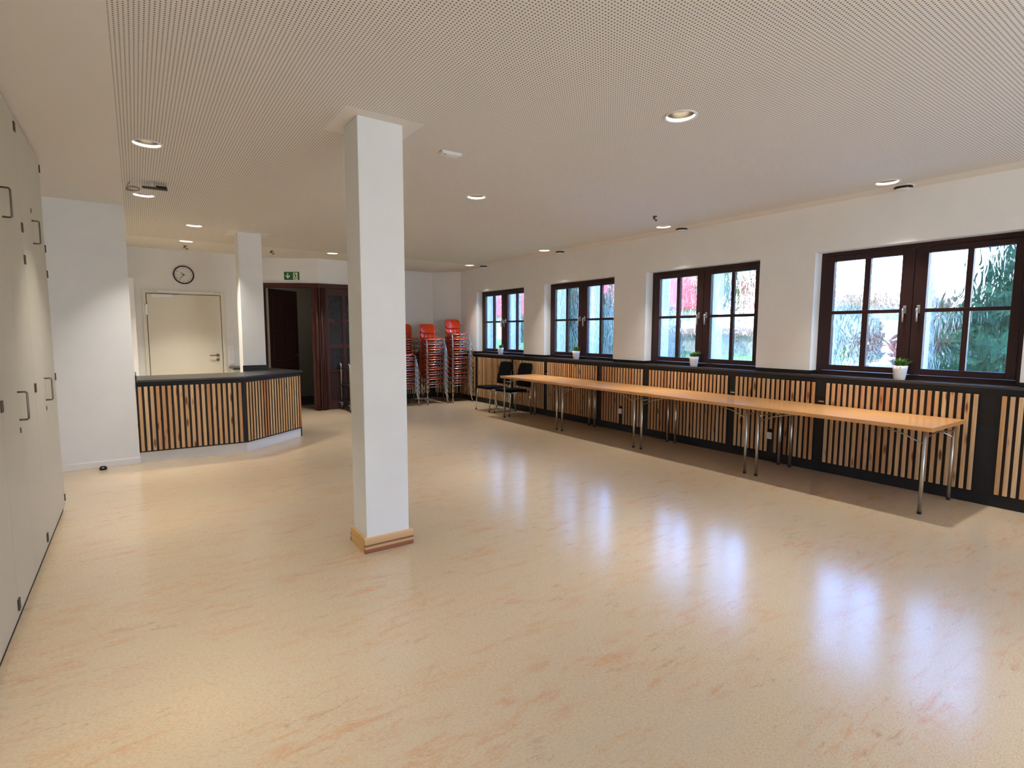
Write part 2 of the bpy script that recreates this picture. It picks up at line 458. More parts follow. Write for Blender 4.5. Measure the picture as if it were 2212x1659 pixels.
struct(MB().box(-1.0, 1.78, 10.96, 11.06, 0, ZT), 'wall_back_left', M['plaster'], 'white wall with the clock and white door')
E0 = E1+Vector((math.cos(EA), math.sin(EA)))*1.25
struct(MB().prism([(1.70, 10.96), (1.78, 10.96), (E0.x+0.03, E0.y), (E0.x-0.06, E0.y+0.06)], 0, ZT), 'wall_back_step', M['plaster'], 'short white wall return beside the exit door')
# exit-door wall in its own frame: u runs from the far end (left) to E1 (right), front is -v
AE = EA+PI  # direction from E0 to E1
LE = 1.25
def ef(): return MB((E0.x, E0.y, 0), AE)
struct(ef().box(0, LE, 0, 0.10, 2.445, ZT), 'wall_back_exit', M['plaster'], 'white wall above the exit door')
struct(MB().box(2.90, 3.95, 10.65, 10.75, 2.445, ZT).box(3.90, 4.0, 10.65, 11.6, 0, ZT), 'wall_back_glazed', M['plaster'], 'white wall above the glazed inner door')
struct(MB().box(3.95, 5.80, 11.50, 11.6, 0, ZT), 'wall_back', M['plaster'], 'white back wall behind the chair stacks')
struct(MB().prism([(5.75, 11.50), (6.20, 10.94), (6.30, 11.0), (6.3, 11.6), (5.77, 11.6)], 0, ZT), 'wall_back_corner', M['plaster'], 'white slanted corner wall beside the far window')
# corridor behind the exit door and the glazed door
struct(MB().box(1.0, 5.7, 10.6, 13.6, -0.125, -0.004), 'floor_corridor', M['corridor_floor'], 'dark floor of the corridor behind the exit door', 'floor')
struct(MB().box(0.9, 4.0, 13.3, 13.4, 0, 3.2).box(0.9, 1.0, 11.0, 13.4, 0, 3.2).box(3.45, 3.55, 10.8, 13.4, 0, 3.2).box(0.9, 4.0, 10.7, 13.4, 3.0, 3.1),
       'wall_corridor', M['corridor'], 'grey corridor walls seen through the exit door')

cl = empty('added_corridor_lamp', (2.3, 12.3, 2.99), 0, 'unseen flat lamp added to brighten the corridor behind the exit door', 'ceiling light')  # unseen lamp added to lift the dark corridor
MB().lathe([(0.0, 2.95), (0.14, 2.952), (0.15, 2.97), (0.15, 3.0)], (2.3, 12.3, 0), 24).build('shade', M['white_metal'], cl)
_l = bpy.data.lights.new('lamp_light', 'AREA'); _l.shape = 'DISK'; _l.size = 0.25; _l.energy = 3.0; _l.color = (1.0, 0.93, 0.8)
_o = bpy.data.objects.new('lamp_light', _l); C.objects.link(_o); _o.parent = cl; _o.location = (0, 0, -0.05)

# baseboards
struct(MB().box(-1.2, -0.03, 7.462, 7.476, 0, 0.075), 'baseboard_left', M['white_trim'], 'white baseboard along the wall beside the counter', 'baseboard', bevel=0.003)

# ------------------------------------------------------------------ pillars
def pillar(x0, x1, y0, y1, z0, label):
    p = empty('pillar', ((x0+x1)/2, (y0+y1)/2, z0), 0, label, 'pillar', kind='structure')
    MB().box(x0, x1, y0, y1, z0, CZ, 0.004).build('shaft', M['plaster'], p)
    return p
p1 = pillar(1.237, 1.550, 3.522, 3.790, 0.0, 'white square pillar with a pine base board standing free on the floor')
for a in ((1.215, 1.574, 3.498, 3.522), (1.215, 1.574, 3.790, 3.812)):
    MB().box(a[0], a[1], a[2], a[3], 0, 0.105, 0.002).build('base_board', M['pine_banded'], p1)
for a in ((1.215, 1.237, 3.522, 3.790), (1.550, 1.574, 3.522, 3.790)):
    MB().box(a[0], a[1], a[2], a[3], 0, 0.105, 0.002).build('base_board', M['pine_board'], p1)
p2 = pillar(1.232, 1.535, 8.45, 8.75, 0.0, 'white square pillar rising behind the bar counter')

# ------------------------------------------------------------------ windows
def make_window(y1, k):
    y0 = y1-WW
    r = empty('window_%d' % k, (FX, (y0+y1)/2, ZS), 0,
              {1: 'farthest window, beside the slanted corner, two dark wooden sashes with red roof outside',
               2: 'dark wooden window with green conifers outside, second from the far corner',
               3: 'dark wooden window with lawn and red roof outside, above the table middle',
               4: 'largest looking dark wooden window, with teal conifer in its pane beside the frame edge'}.get(k, 'dark wooden window beyond the near end of the table row'),
              'window', None, 'structure')
    fr = MB(); x0, x1 = FX, FX+0.075
    fr.box(x0, x1, y1-0.06, y1, ZS, ZW).box(x0, x1, y0, y0+0.06, ZS, ZW)
    fr.box(x0, x1, y0+0.06, y1-0.06, ZS, ZS+0.045).box(x0, x1, y0+0.06, y1-0.06, ZW-0.045, ZW)
    fr.build('window_frame', M['dark_wood'], r, bevel=0.003)
    MB().box(6.46, 6.72, y1-0.93, y1-0.86, ZS-0.02, ZW).build('outer_post', M['outside_blue'], r)
    MB().box(6.41, 6.712, y1-0.012, y1+0.0, ZS, ZW).build('outer_reveal', M['outside_blue'], r)
    zb, zm0, zm1, zt = 1.175, 1.730, 1.766, 2.302
    for (a, g1a, g1b, g2a, g2b, b, hy) in ((0.062, 0.143, 0.442, 0.497, 0.782, 0.888, 0.832), (0.894, 1.001, 1.297, 1.343, 1.629, 1.698, 0.948)):
        A, B = y1-b, y1-a
        X0, X1 = FX-0.012, FX+0.05
        s = MB()
        s.box(X0, X1, y1-g1a, B, ZS+0.05, ZW-0.048).box(X0, X1, A, y1-g2b, ZS+0.05, ZW-0.048)
        s.box(X0, X1, y1-g2b, y1-g1a, ZS+0.05, zb).box(X0, X1, y1-g2b, y1-g1a, zt, ZW-0.048)
        so = s.build('sash', M['dark_wood'], r, bevel=0.004)
        MB().box(X0+0.008, X1-0.01, y1-g2a, y1-g1b, zb, zt).build('muntin', M['dark_wood'], so, bevel=0.003)
        MB().box(X0+0.006, X1-0.012, y1-g2b, y1-g1a, zm0, zm1).build('muntin', M['dark_wood'], so, bevel=0.003)
        for (pa, pb) in ((g1a, g1b), (g2a, g2b)):
            for (za, zz) in ((zb, zm0), (zm1, zt)):
                MB().box(FX+0.02, FX+0.028, y1-pb, y1-pa, za, zz).build('pane', M['glass'], so)
        h = MB(); yy = y1-hy
        h.box(X0-0.012, X0, yy-0.014, yy+0.014, 1.72, 1.80, 0.004)
        h.tube([(X0-0.006, yy, 1.765), (X0-0.04, yy, 1.768), (X0-0.052, yy, 1.755), (X0-0.05, yy-0.002, 1.70), (X0-0.046, yy-0.004, 1.635)], [0.009, 0.009, 0.010, 0.009, 0.008], 8)
        h.build('handle', M['steel'], so)
    return r
for i, y in enumerate(WIN):
    make_window(y, i+1)

# ------------------------------------------------------------------ black casing with sill along the window wall
tr = empty('trim_1', (PX, 6.0, 0), 0, 'black radiator casing with a continuous black sill under the windows', 'wall casing', None, 'structure')
MB().box(PX, WX, -4.0, 10.97, 0, 1.04).build('casing_board', M['black_paint'], tr)
MB().box(PX-0.012, 6.70, -4.0, 10.97, 1.04, ZS).build('window_sill', M['black_top'], tr, bevel=0.003)
for i in range(0, len(ye), 2):
    MB().box(6.20, 6.70, ye[i+1], min(ye[i], 11.0), ZS, ZP).build('upstand', M['black_paint'], tr)
for (a, b, slot) in ((8.81, 8.715, 1), (7.755, 7.64, 1), (6.37, 6.245, 0), (5.39, 5.275, 0), (3.99, 3.895, 1), (2.925, 2.82, 1), (1.512, 1.395, 0)):
    fl = MB().box(PX-0.004, PX, b+0.008, a-0.008, 0.722, 0.822).build('access_flap', M['black_gloss'], tr, bevel=0.001)
    if slot:
        c = (a+b)/2-0.01
        MB().box(PX-0.008, PX-0.0035, c-0.028, c+0.028, 0.772, 0.786).build('slot_plate', M['steel'], fl)

def slat_mesh(wd, dp, ht):
    mb_ = MB().box(-wd/2, wd/2, -dp, 0, 0, ht, 0.004)
    me = bpy.data.meshes.new('slat'); me.from_pydata(mb_.v, [], mb_.f); return me
def slat_panel(name, origin, ang, L, n, z0, z1, label, group, mat, wd=0.032, dp=0.015, cut=None, cutz=0.39, pad=0.0, board=0.012, parent=None):
    if parent is None:
        r = empty(name, (origin[0], origin[1], z0), ang, label, 'wall panel', group)
    else:
        r = parent
    if board:
        MB().box(-0.004, L+0.004, -board, 0, 0, z1-z0).build('backing_board', M['black_paint'], r)
    me = slat_mesh(wd, dp, z1-z0); me.materials.append(mat)
    pitch = (L-wd)/(n-1)
    for i in range(n):
        if cut is not None and i == cut:
            m2 = slat_mesh(wd, dp, z1-cutz); m2.materials.append(mat)
            o = bpy.data.objects.new('slat', m2); zz = cutz-z0
        else:
            o = bpy.data.objects.new('slat', me); zz = 0
        C.objects.link(o); o.parent = r; o.location = (wd/2+i*pitch, -board-0.0005, zz)
    return r
G = 'slatted panels on the black casing'
Z0, Z1 = 0.115, 0.985
names = ['slatted pine panel hidden behind the chair stacks by the far window corner',
         'slatted pine panel behind the black chair nearest the chair stacks',
         'slatted pine panel behind the far end of the table row and second black chair',
         'slatted pine panel below the second farthest window, without a socket',
         'narrower slatted pine panel with small socket, below the pier between second and third windows',
         'slatted pine panel under the window with the fullest plant, above the long table',
         'slatted pine panel with white socket and a shortened slat',
         'slatted pine panel behind the near end of the long table row',
         'slatted pine panel beyond the near table end, cut by the picture edge']
pan = [(10.88, 10.20, 12, None), (10.081, 8.807, 23, None), (8.719, 7.751, 18, None), (7.645, 6.362, 23, None), (6.239, 5.398, 15, 7), (5.271, 3.998, 23, None),
       (3.885, 2.927, 17, 8), (2.808, 1.521, 23, None), (1.361, 0.45, 17, None)]
for (a, b, n, cut), lb in zip(pan, names):
    slat_panel('slatted_panel', (PX, a), -PI/2, a-b, n, Z0, Z1, lb, G, M['pine'], cut=cut, cutz=0.392)
for (yc, lb) in ((3.428, 'white wall socket in the slatted panel under the near pier'), (5.842, 'white wall socket in the slatted panel farther along the table row')):
    s = empty('wall_socket', (PX-0.013, yc, 0.31), 0, lb, 'socket', 'sockets in the slatted panels')
    MB().box(PX-0.026, PX-0.0125, yc-0.040, yc+0.040, 0.27, 0.35, 0.003).build('cover_plate', M['white_metal'], s)
    MB().lathe([(0.0, -0.0268), (0.019, -0.0268), (0.021, -0.029), (0.024, -0.0285), (0.025, -0.026)], (PX, yc, 0.31), 24, 'x').build('socket_ring', M['white_trim'], s)

# slanted corner and back wall casing
t2 = empty('trim_2', (5.0, 11.3, 0), 0, 'black casing with sill continuing around the corner behind the chair stacks', 'wall casing', None, 'structure')
da = math.atan2(10.90-11.44, 6.137-5.715); dl = math.hypot(6.137-5.715, 0.54)
MB((5.715, 11.44, 0), da).box(0, dl, 0, 0.06, 0, 1.04).build('casing_board', M['black_paint'], t2)
MB((5.715, 11.44, 0), da).box(-0.01, dl, -0.012, 0.07, 1.04, ZS).build('window_sill', M['black_top'], t2)
MB().box(4.0, 5.735, 11.44, 11.50, 0, 1.04).build('casing_board', M['black_paint'], t2)
MB().box(4.0, 5.735, 11.428, 11.50, 1.04, ZS).build('window_sill', M['black_top'], t2)
slat_panel('slatted_panel', (5.715+0.06*math.cos(da), 11.44+0.06*math.sin(da)), da, dl-0.12, 10, Z0, Z1, 'slatted pine panel on the slanted corner behind the orange chairs', G, M['pine'])
slat_panel('slatted_panel', (4.40, 11.44), 0, 1.2, 21, Z0, Z1, 'slatted pine panel on the back wall behind the orange chairs', G, M['pine'])

# ------------------------------------------------------------------ bar counter
A, B, D = Vector((-0.034, 7.476)), Vector((1.093, 7.425)), Vector((1.928, 8.143))
ct = empty('bar_counter', (0.9, 7.8, 0), 0, 'bar counter with vertical pine slats, black top and white plinth', 'counter')
ORG[ct.name] = Vector((0.9, 7.8, 0))
a1 = math.atan2(B.y-A.y, B.x-A.x); l1 = (B-A).length
a2 = math.atan2(D.y-B.y, D.x-B.x); l2 = (D-B).length
pl = [(A.x, A.y+0.02), (B.x-0.005, B.y+0.02), (D.x-0.015, D.y+0.01), (D.x-0.1, D.y+0.1), (B.x-0.05, B.y+0.12), (A.x, A.y+0.12)]
MB().prism(pl, 0, 0.125).build('plinth', M['white_trim'], ct)
pl = [(A.x, A.y), (B.x, B.y), (D.x, D.y), (D.x-0.06, D.y+0.06), (B.x-0.03, B.y+0.09), (A.x, A.y+0.09)]
MB().prism(pl, 0.125, 0.943).build('carcass', M['black_paint'], ct)
MB().prism([(D.x-0.0, D.y+0.002), (D.x-0.06, D.y+0.06), (1.60, 8.95), (1.66, 8.95)], 0.0, 0.925).build('end_panel', M['black_paint'], ct)
MB().prism([(-0.034, 7.445), (1.10, 7.395), (1.965, 8.13), (1.70, 8.98), (1.542, 8.98), (1.542, 8.443), (1.225, 8.443), (1.225, 8.22), (-0.034, 8.22)], 0.944, 0.966).build('worktop', M['black_top'], ct, bevel=0.002)
MB().box(-0.034, -0.022, 7.48, 8.2, 0.966, 1.02).build('upstand', M['black_paint'], ct)
MB().prism([(1.225, 8.432), (1.55, 8.432), (1.55, 8.76), (1.538, 8.76), (1.538, 8.444), (1.225, 8.444)], 0.966, 1.045).build('upstand', M['black_paint'], ct)
for (o_, a_, l_, n_, mt) in ((A, a1, l1, 19, M['pine']), (B, a2, l2, 21, M['pine_light'])):
    me = slat_mesh(0.034 if n_ == 19 else 0.028, 0.015 if n_ == 19 else 0.010, 0.89-0.14); me.materials.append(mt)
    e0, e1 = (0.02, 0.045) if n_ == 19 else (0.012, 0.012)
    for i in range(n_):
        s = e0+0.0175+(l_-e0-e1-0.035)*i/(n_-1)
        o = bpy.data.objects.new('slat', me); C.objects.link(o); o.parent = ct
        o.location = (o_.x+s*math.cos(a_)-0.9, o_.y+s*math.sin(a_)-7.8, 0.14); o.rotation_euler = (0, 0, a_)

# small worktop at the back wall and white tall cupboard beside the door
q = empty('side_worktop', (1.5, 10.7, 0), 0, 'small dark worktop on the wall below the switches', 'worktop')
MB().box(1.36, 1.69, 10.40, 10.955, 0.86, 0.90, 0.004).build('top', M['black_top'], q)
MB().box(1.38, 1.68, 10.46, 10.95, 0, 0.86).build('body', M['white_trim'], q)
q = empty('tall_cupboard', (-0.3, 10.6, 0), 0, 'white tall cupboard edge beside the white door', 'cupboard')
MB().box(-0.62, 0.012, 10.42, 10.955, 0.05, 2.36, 0.003).build('body', M['white_metal'], q)
MB().box(-0.60, -0.01, 10.45, 10.95, 0.0, 0.05).build('plinth', M['seam'], q)

# ------------------------------------------------------------------ white door
d1 = empty('door_1', (0.72, 10.96, 0), 0, 'white flush door with closer and lever handle below the clock', 'door', None, 'structure')
yd = 10.96
MB().box(0.115, 0.168, yd-0.02, yd, 0, 2.215).box(1.276, 1.33, yd-0.02, yd, 0, 2.215).box(0.168, 1.276, yd-0.02, yd, 2.166, 2.215).build('door_frame', M['door_white'], d1, bevel=0.003)
lf = MB().box(0.178, 1.266, yd-0.018, yd-0.002, 0.01, 2.156).build('door_leaf', M['door_white'], d1, bevel=0.002)
MB().box(0.166, 1.278, yd-0.004, yd-0.0005, 0.0, 2.168).build('door_gap', M['seam'], d1)
hd = MB().lathe([(0.0, -0.012), (0.026, -0.012), (0.027, 0.0)], (1.188, yd-0.018, 1.105), 20, 'y').tube([(1.188, yd-0.03, 1.105), (1.188, yd-0.07, 1.105), (1.17, yd-0.078, 1.104), (1.06, yd-0.075, 1.10)], 0.010, 8)
hd.build('handle', M['bronze'], lf)
MB().lathe([(0.0, -0.010), (0.025, -0.010), (0.026, 0.0)], (1.188, yd-0.018, 1.025), 20, 'y').build('key_rosette', M['bronze'], lf)
MB().box(0.24, 0.55, yd-0.07, yd-0.018, 2.095, 2.150, 0.005).box(0.55, 0.63, yd-0.06, yd-0.018, 2.10, 2.14, 0.004).build('door_closer', M['white_metal'], lf)
MB().box(0.34, 1.17, yd-0.05, yd-0.02, 2.185, 2.212, 0.003).build('closer_rail', M['white_metal'], d1)
MB().box(0.148, 0.186, yd-0.032, yd-0.012, 1.80, 1.98, 0.005).build('hinge', M['steel'], d1)

# switches
g = 'wall switches beside the white door'
def switch(z0, z1, n, lb):
    s = empty('wall_switch', (1.41, 10.955, (z0+z1)/2), 0, lb, 'switch', g)
    MB().box(1.365, 1.45, 10.948, 10.96, z0, z1, 0.002).build('frame', M['white_metal'], s)
    for i in range(n):
        h = (z1-z0)/n
        MB().box(1.378, 1.437, 10.943, 10.949, z0+h*i+0.010, z0+h*(i+1)-0.010, 0.002).build('rocker', M['white_trim'], s)
switch(1.41, 1.495, 1, 'single white switch above the column of switches')
switch(0.925, 1.265, 4, 'column of four white switches above the small worktop')

# ------------------------------------------------------------------ clock
ck = empty('wall_clock', (0.73, 10.955, 2.495), 0, 'round black-rimmed wall clock above the white door', 'clock')
MB().lathe([(0.0, 0.0), (0.155, 0.0), (0.158, -0.012), (0.152, -0.035), (0.142, -0.04), (0.136, -0.03), (0.136, -0.014)], (0.73, 10.96, 2.495), 48, 'y').build('rim', M['black_gloss'], ck)
MB().lathe([(0.0, -0.015), (0.137, -0.015)], (0.73, 10.96, 2.495), 48, 'y').build('dial', M['clock_face'], ck)
for k in range(1, 13):
    cu = bpy.data.curves.new('numeral', 'FONT'); cu.body = str(k); cu.size = 0.034; cu.align_x = 'CENTER'; cu.align_y = 'CENTER'; cu.extrude = 0.0005
    o = bpy.data.objects.new('text', cu); C.objects.link(o); bpy.context.view_layer.update()
    me = bpy.data.meshes.new_from_object(o.evaluated_get(bpy.context.evaluated_depsgraph_get())); bpy.data.objects.remove(o); me.name = 'numeral'
    o = bpy.data.objects.new('numeral', me); C.objects.link(o); o.parent = ck; me.materials.clear(); me.materials.append(M['numeral'])
    a = PI/2-2*PI*k/12
    o.location = (0.112*math.cos(a), 0.005-0.0165, 0.112*math.sin(a)); o.rotation_euler = (PI/2, 0, 0)
def hand(deg, ln, back, wd, nm):
    a = math.radians(90-deg); u = Vector((math.cos(a), math.sin(a))); v = Vector((-u.y, u.x))
    P = [u*(-back)-v*wd, u*ln-v*wd*0.5, u*ln+v*wd*0.5, u*(-back)+v*wd]
    MB((0.73, 10.96, 2.495)).plate([(p.x, p.y) for p in P], -0.022, -0.019).build(nm, M['black_gloss'], ck)
hand(318, 0.062, 0.01, 0.005, 'hour_hand'); hand(222, 0.092, 0.012, 0.004, 'minute_hand'); hand(93, 0.05, 0.07, 0.0016, 'second_hand')

# ------------------------------------------------------------------ exit door, glazed door and sign
d2 = empty('door_2', (E0.x, E0.y, 0), AE, 'dark wooden exit door standing open into the corridor', 'door', None, 'structure')
def e2(): return MB()
OP0, OP1 = 0.25, 1.12
e2().box(0.0, LE, -0.03, 0.10, 2.362, 2.445).box(0.0, OP0, -0.02, 0.10, 0, 2.362).box(OP1, LE-0.02, -0.02, 0.10, 0, 2.362).build('door_frame', M['red_wood'], d2, bevel=0.004)
e2().tube([(LE-0.03, -0.03, 0), (LE-0.03, -0.03, 2.362)], 0.035, 14).build('corner_moulding', M['red_wood'], d2)
lfm = MB((OP0+0.01, 0.08, 0), math.radians(70)); wl = OP1-OP0-0.02
lfm.box(0, wl, -0.045, 0, 0.01, 2.35)
lf2 = lfm.build('door_leaf', M['dark_door'], d2, bevel=0.003)
for (z0, z1) in ((0.15, 0.80), (0.95, 1.50), (1.62, 2.22)):
    for (u0, u1) in ((0.10, wl/2-0.05), (wl/2+0.05, wl-0.10)):
        MB((OP0+0.01, 0.08, 0), math.radians(70)).box(u0, u1, -0.056, -0.044, z0, z1, 0.008).build('raised_panel', M['dark_door'], lf2)
MB((OP0+0.01, 0.08, 0), math.radians(70)).tube([(wl-0.07, -0.04, 1.05), (wl-0.07, -0.10, 1.05), (wl-0.09, -0.105, 1.05), (wl-0.19, -0.10, 1.05)], 0.011, 8).build('handle', M['bronze'], lf2)
MB((OP0+0.01, 0.08, 0), math.radians(70)).box(-0.012, -0.001, -0.046, 0.0, 0.01, 2.35).build('lit_leaf_edge', M['corridor'], lf2)  # hinge edge coloured pale grey to stand for light falling on it

d3 = empty('door_3', (3.4, 10.65, 0), 0, 'red-brown glazed inner door with stacked textured panes', 'door', None, 'structure')
MB().box(2.88, 3.93, 10.62, 10.74, 2.362, 2.445).box(2.90, 3.035, 10.63, 10.74, 0, 2.362).box(3.80, 3.93, 10.63, 10.74, 0, 2.362).build('door_frame', M['red_wood'], d3, bevel=0.004)
MB().tube([(2.955, 10.625, 0), (2.955, 10.625, 2.362)], 0.03, 12).tube([(3.012, 10.628, 0), (3.012, 10.628, 2.362)], 0.014, 10).build('corner_moulding', M['red_wood'], d3)
st = MB()
for (a, b) in ((3.04, 3.085), (3.35, 3.412), (3.685, 3.80)): st.box(a, b, 10.645, 10.69, 0.02, 2.355)
for (a, b) in ((0.02, 0.18), (0.735, 0.785), (2.23, 2.355)): st.box(3.085, 3.685, 10.646, 10.69, a, b)
lf3 = st.build('door_leaf', M['red_wood'], d3, bevel=0.003)
for (a, b) in ((3.085, 3.35), (3.412, 3.685)):
    MB().box(a, b, 10.652, 10.685, 1.21, 1.28).box(a, b, 10.652, 10.685, 1.714, 1.768).build('muntin', M['red_wood'], lf3)
    for (z0, z1) in ((0.785, 1.21), (1.28, 1.714), (1.768, 2.23)):
        MB().box(a, b, 10.664, 10.672, z0, z1).build('pane', M['dark_glass'], lf3)
    MB().box(a, b, 10.660, 10.68, 0.18, 0.735).build('lower_panel', M['dark_door'], lf3)

sg = empty('exit_sign', (E0.x, E0.y, 2.58), AE, 'green emergency exit sign with arrow and running figure above the dark door', 'sign')
SU = 0.775
def sgm(): return MB()
sgm().box(SU-0.138, SU+0.138, -0.018, 0.0, -0.074, 0.074, 0.002).build('plate', M['green_sign'], sg)
def sp(poly, nm, mt, d=0.0185, e=0.0175): MB().plate([(SU+x, z) for x, z in poly], -d, -e).build(nm, mt, sg)
sp([(-0.078, 0.052), (-0.060, 0.052), (-0.060, -0.012), (-0.030, 0.020), (-0.030, -0.006), (-0.069, -0.052), (-0.108, -0.006), (-0.108, 0.020), (-0.078, -0.012)], 'arrow', M['sign_white'])
sp([(0.030, -0.072), (0.112, -0.072), (0.112, 0.060), (0.030, 0.060)], 'doorway_field', M['sign_white'])
rm = MB()
def rp(poly): rm.plate([(SU+0.070+x, z) for x, z in poly], -0.0196, -0.0184)
rp([(-0.010+0.010*math.cos(a*PI/5), 0.044+0.010*math.sin(a*PI/5)) for a in range(10)])
rp([(-0.012, 0.030), (0.010, 0.024), (0.014, -0.010), (0.0, -0.014)])
rp([(0.010, 0.026), (0.034, 0.010), (0.029, 0.003), (0.008, 0.014)])
rp([(-0.010, 0.028), (-0.032, 0.008), (-0.026, 0.003), (-0.006, 0.016)])
rp([(0.002, -0.008), (0.014, -0.012), (0.022, -0.036), (0.038, -0.040), (0.036, -0.049), (0.014, -0.044)])
rp([(0.0, -0.010), (0.010, -0.014), (-0.008, -0.044), (-0.010, -0.072), (-0.020, -0.072), (-0.018, -0.040)])
rm.build('running_figure', M['green_sign'], sg)

# ------------------------------------------------------------------ tall cupboards at the left
XC = -0.571
def cupboard(y0, y1, label):
    r = empty('tall_cupboard', ((XC-1.15)/2, (y0+y1)/2, 0), 0, label, 'cupboard', 'row of tall cupboards')
    MB().box(-1.17, XC-0.022, y0+0.001, y1-0.001, 0.05, CZ-0.012).build('carcass', M['cabinet'], r)
    MB().box(-1.15, XC-0.014, y0+0.001, y1-0.001, 0.0, 0.05).build('plinth', M['seam'], r)
    ym = (y0+y1)/2
    for row, (z0, z1) in enumerate(((0.052, 2.0788), (2.0792, CZ-0.015))):
        for side in (0, 1):
            a, b = (y0+0.002, ym-0.001) if side == 0 else (ym+0.001, y1-0.002)
            dr = MB().box(XC-0.021, XC, a, b, z0, z1).build('door', M['cabinet'], r)
            hy = y0 if side == 0 else y1
            for hz in ((0.115, 1.145, 1.985) if row == 0 else (2.19, 2.82)):
                c = hy+0.012 if side == 0 else hy-0.012
                MB().box(XC-0.001, XC+0.008, c-0.008, c+0.008, hz-0.03, hz+0.03, 0.002).build('hinge', M['hinge'], dr)
            if side == 0:
                hz0, hz1 = ((1.015, 1.175) if row == 0 else (2.15, 2.31))
                yy = b-0.085; x = XC
                MB().tube([(x, yy, hz0), (x+0.034, yy, hz0), (x+0.041, yy, hz0+0.008), (x+0.041, yy, hz1-0.008), (x+0.034, yy, hz1), (x, yy, hz1)], 0.0055, 8).build('handle', M['bronze'], dr)
                kz = hz0-0.06 if row == 0 else hz1+0.07
                MB().box(XC-0.001, XC+0.004, yy-0.007, yy+0.007, kz-0.016, kz+0.016, 0.002).build('lock_plate', M['hinge'], dr)
    return r
cupboard(4.745, 5.85, 'cream tall cupboard at the end of the row, nearest the bar counter')
cupboard(3.64, 4.745, 'cream tall cupboard in the middle of the row, both handles fully in view')
cupboard(2.535, 3.64, 'cream tall cupboard cut by the picture edge')

# ------------------------------------------------------------------ tables
TX0, TX1, TZ = 5.315, 6.098, 0.75
tl = ['beech folding table at the near end of the row, seen whole at its corner',
      'beech folding table second from the near end of the row',
      'beech folding table third from the near end of the row',
      'beech folding table at the far end of the row, in front of the black chairs']
def make_table(yc, label):
    r = empty('folding_table', ((TX0+TX1)/2, yc, 0), 0, label, 'table', 'folding tables in one row')
    MB().box(TX0, TX1, yc-0.799, yc+0.799, TZ-0.036, TZ, 0.002).build('tabletop', M['beech'], r)
    for e in (-1, 1):
        ly = yc+e*0.735
        for lx in (TX0+0.052, TX1-0.045):
            lg = MB().tube([(lx, ly, 0.02), (lx, ly, TZ-0.037)], 0.0155, 12).build('leg', M['steel'], r)
            MB().lathe([(0.0, 0.0), (0.0165, 0.0), (0.0175, 0.006), (0.017, 0.022), (0.0155, 0.023)], (lx, ly, 0), 12).build('foot_cap', M['black_rubber'], lg)
        fr = MB().tube([(TX0+0.052, ly, TZ-0.105), (TX0+0.2, ly-e*0.012, TZ-0.098), ((TX0+TX1)/2, ly-e*0.018, TZ-0.085), (TX1-0.2, ly-e*0.012, TZ-0.098), (TX1-0.045, ly, TZ-0.105)], 0.006, 8)
        for lx in (TX0+0.075, TX1-0.068):
            fr.tube([(lx, ly, TZ-0.16), (lx, ly-e*0.16, TZ-0.09), (lx, ly-e*0.36, TZ-0.042)], 0.0055, 8)
        fr.tube([(TX0+0.06, ly-e*0.36, TZ-0.044), (TX1-0.05, ly-e*0.36, TZ-0.044)], 0.006, 8)
        fr.build('folding_brace', M['steel'], r)
    return r
for i in range(4): make_table(2.395+1.6*i, tl[i])

